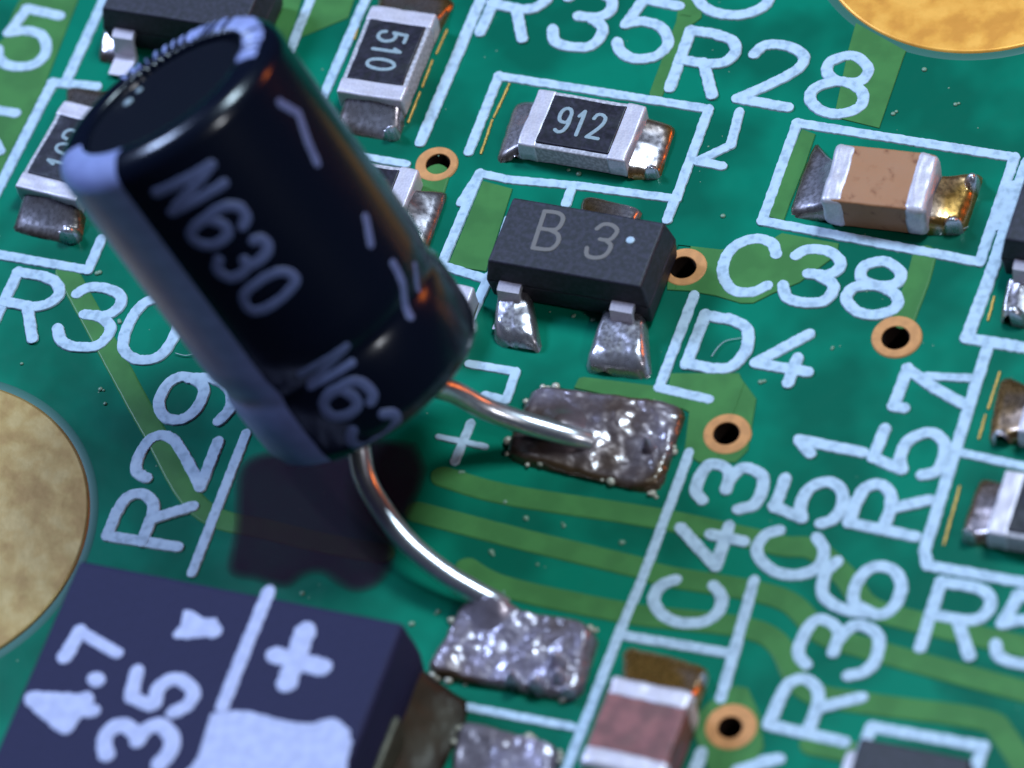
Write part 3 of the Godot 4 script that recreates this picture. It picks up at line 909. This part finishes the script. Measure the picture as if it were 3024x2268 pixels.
	transistor(Vector2(0.572, -2.361), -0.0061, "black three legged transistor marked B 3 in the D4 outline", [[pts([-0.811, -1.779, -0.178, -1.720, 0.337, -0.701, -0.596, -0.694]), 0.36, 0.28, 0.14, 1.0, 0.2, []], [pts([1.116, -1.676, 1.932, -1.606, 2.345, -0.544, 1.139, -0.477]), 0.36, 0.34, 0.12, 1.0, 0.12, []], [pts([1.116, -3.596, 0.066, -3.578, -0.040, -4.043, 1.109, -3.970]), 0.2, 0.1, 0.06, 1.0, 0.6, []]], true)
	transistor(Vector2(9.060, -4.506), 0.0, "black moulded chip cut off by the picture edge beside C38", [[pts([7.699, -3.584, 8.208, -3.543, 8.340, -2.824, 7.751, -2.846]), 0.3, 0.14, 0.08, 1.2, 0.4, [[8.010, -2.916, 0.2, 0.34]]]], false)
	transistor(Vector2(-8.204, -6.360), 0.0, "black chip with a silver leg behind the top of the tall capacitor", [[pts([-9.876, -5.880, -9.275, -5.846, -9.127, -5.211, -9.781, -5.262]), 0.3, 0.14, 0.08, 1.2, 0.5, []], [pts([-7.119, -7.637, -6.983, -7.662, -6.891, -6.489, -7.091, -6.510]), 0.18, 0.12, 0.05, 1.2, 1.2, []]], false)
	chip_mark("B", Vector2(-0.119, -2.082), Vector2(0.276, -2.094), Vector2(-0.166, -2.865))
	chip_mark("3", Vector2(0.785, -2.090), Vector2(1.171, -2.088), Vector2(0.829, -2.808))
	chip_dot(Vector2(1.479, -2.567))
	solder_pad(pts([1.290, 6.488, 3.047, 6.639, 3.196, 7.360, 1.475, 7.749]), 0.2, 0.16, 0.1, "rough pale solder pad at the lower picture edge below the glittering pad", [])
	bottom_chip(Vector2(8.841, 6.445))
	specks(pts([0.648, 2.312, 0.771, 3.325, 1.754, 2.549, 2.843, 2.661, 1.613, 3.365, 5.148, -1.807, 0.393, 4.190, -0.137, 4.912, 0.244, 4.636, -7.018, 1.545, -6.899, 1.848, -7.258, 0.153, -8.610, 1.303, -8.007, -0.799, 5.034, -7.871, 5.835, -7.210, 4.819, -6.827, 2.501, -4.081, -0.270, 1.929, 1.101, 2.539, -2.129, 4.711, 4.192, -0.895, 0.010, -5.722, 0.188, -1.557, 0.938, -1.577, 0.580, -1.584, -4.189, -4.590, -0.458, -4.562, -0.219, -4.526]))

func materials() -> void:
	var bumps := noise_map(0.02, 4, 2.0, [], false, 4)
	var pits := noise_map(0.06, 2, 3.0, [], true, 5)
	var blotch := noise_map(0.008, 4, 0.0, [[0.3, 0.7], [Color(0.8, 0.8, 0.8), Color.WHITE]], false, 8)
	var faint := noise_map(0.012, 4, 0.0, [[0.3, 0.7], [Color(0.93, 0.93, 0.94), Color.WHITE]], false, 9)
	var worn := noise_map(0.02, 5, 0.0, [[0.2, 0.42, 0.7], [Color(0.86, 0.87, 0.88), Color(0.96, 0.96, 0.97), Color.WHITE]], false, 21)
	var gold_tone := noise_map(0.012, 5, 0.0, [[0.25, 0.5, 0.75], [Color(0.88, 0.82, 0.75), Color(0.95, 0.92, 0.86), Color.WHITE]], false, 11)
	var tan_tone := noise_map(0.01, 4, 0.0, [[0.08, 0.2, 0.4, 1.0], [Color(0.72, 0.62, 0.54), Color(0.94, 0.91, 0.88), Color.WHITE, Color.WHITE]], false, 12)
	var scuff := noise_map(0.01, 5, 0.0, [[0.25, 0.75], [Color(0.6, 0.6, 0.6), Color.WHITE]], false, 14)
	M.mask = grain(mat(lin(0.0008, 0.165, 0.096), 0.34, 0.0, 0.25), 14.0, blotch, bumps, 0.15)
	M.trace = grain(mat(lin(0.062, 0.19, 0.052), 0.36, 0.0, 0.3), 5.0, faint, bumps, 0.15)
	M.ink = grain(mat(lin(0.47, 0.57, 0.665), 0.65, 0.0, 0.25), 2.4, worn, bumps, 0.2)
	M.via_ring = grain(mat(lin(0.62, 0.27, 0.10), 0.6, 0.0, 0.3), 1.5, faint, bumps, 0.1)
	M.barrel = mat(lin(0.02, 0.009, 0.005), 0.6)
	M.gold = grain(mat(lin(1.0, 0.46, 0.08), 0.42, 0.45), 5.0, gold_tone, bumps, 0.15)  # brightness of the lamp reflection is put into this colour
	M.dim_gold = grain(mat(lin(0.43, 0.29, 0.11), 0.44, 0.5), 5.0, gold_tone, bumps, 0.15)  # same gold as the other pad, its weaker light put into the colour
	M.solder = grain(mat(Color(0.85, 0.83, 0.85), 0.36, 0.8), 0.6, null, bumps, 0.1, scuff)
	M.solder.vertex_color_use_as_albedo = true
	M.solder_rough = grain(mat(Color(0.72, 0.68, 0.74), 0.44, 0.45), 1.0, null, bumps, 0.25, scuff)
	M.solder_rough.vertex_color_use_as_albedo = true
	M.solder_dark = mat(Color(0.30, 0.26, 0.18), 0.5, 0.4)
	M.solder_dark.vertex_color_use_as_albedo = true
	for m in [M.solder, M.solder_rough]:
		m.clearcoat_enabled = true; m.clearcoat = 0.7; m.clearcoat_roughness = 0.12
	M.tin = grain(mat(lin(0.68, 0.60, 0.66), 0.42, 0.4), 0.35, faint, bumps, 0.5)
	M.tin_dull = grain(mat(lin(0.10, 0.09, 0.06), 0.5, 0.4), 1.0, blotch, bumps, 0.5)
	M.wire = grain(mat(lin(0.76, 0.74, 0.77), 0.3, 0.9), 0.8, faint, bumps, 0.3)
	M.fibre = mat(lin(0.4, 0.48, 0.5), 0.6)
	M.bead = mat(lin(0.50, 0.45, 0.36), 0.3, 0.2)
	M.clearance = mat(lin(0.012, 0.10, 0.07), 0.5)
	M.film = mat(Color(0.22, 0.018, 0.19, 0.24), 0.5, 0.0, 0.15)  # tint of the painted shade under the tall capacitor
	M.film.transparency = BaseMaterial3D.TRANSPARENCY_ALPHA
	M.pad_gold = mat(lin(0.55, 0.32, 0.07), 0.4, 0.5)
	M.alumina = grain(mat(lin(0.55, 0.50, 0.55), 0.55), 0.4, blotch, bumps, 0.5)
	M.glaze = grain(mat(lin(0.018, 0.013, 0.026), 0.4), 0.8, scuff, bumps, 0.6)
	M.chip_ink = grain(mat(lin(0.27, 0.33, 0.36), 0.6), 0.5, faint, bumps, 0.3)
	M.laser = mat(lin(0.15, 0.13, 0.125), 0.75)
	M.tan = grain(mat(lin(0.36, 0.155, 0.07), 0.5), 2.2, tan_tone, bumps, 0.2)
	M.brown = grain(mat(lin(0.24, 0.075, 0.07), 0.5), 2.2, blotch, bumps, 0.3)
	M.mould = grain(mat(lin(0.022, 0.018, 0.034), 0.55), 0.7, scuff, bumps, 0.6)  # purplish sheen of the surroundings is put into this base colour
	M.mould_soft = grain(mat(lin(0.017, 0.015, 0.052), 0.66, 0.0, 0.33), 0.6, faint, bumps, 0.25)
	M.tant_ink = grain(mat(lin(0.44, 0.45, 0.66), 0.6), 1.5, faint, bumps, 0.25)
	M.sleeve = grain(mat(lin(0.003, 0.0045, 0.011), 0.21), 1.6, null, bumps, 0.2)
	M.sleeve_ink_glint = grain(mat(lin(0.27, 0.30, 0.56), 0.36), 2.5, faint, bumps, 0.1)  # stripe ink, also the colour of the painted pleat glints
	M.sleeve_text = grain(mat(lin(0.11, 0.13, 0.27), 0.45), 1.5, faint, bumps, 0.2)  # same ink as the stripe, with the shade of the can side put into its colour
	M.disc = grain(mat(lin(0.004, 0.005, 0.010), 0.6, 0.0, 0.2), 1.0, null, bumps, 0.3)
	M.rubber = mat(lin(0.02, 0.02, 0.02), 0.7)
	M.flux = mat(lin(0.16, 0.26, 0.17), 0.4)
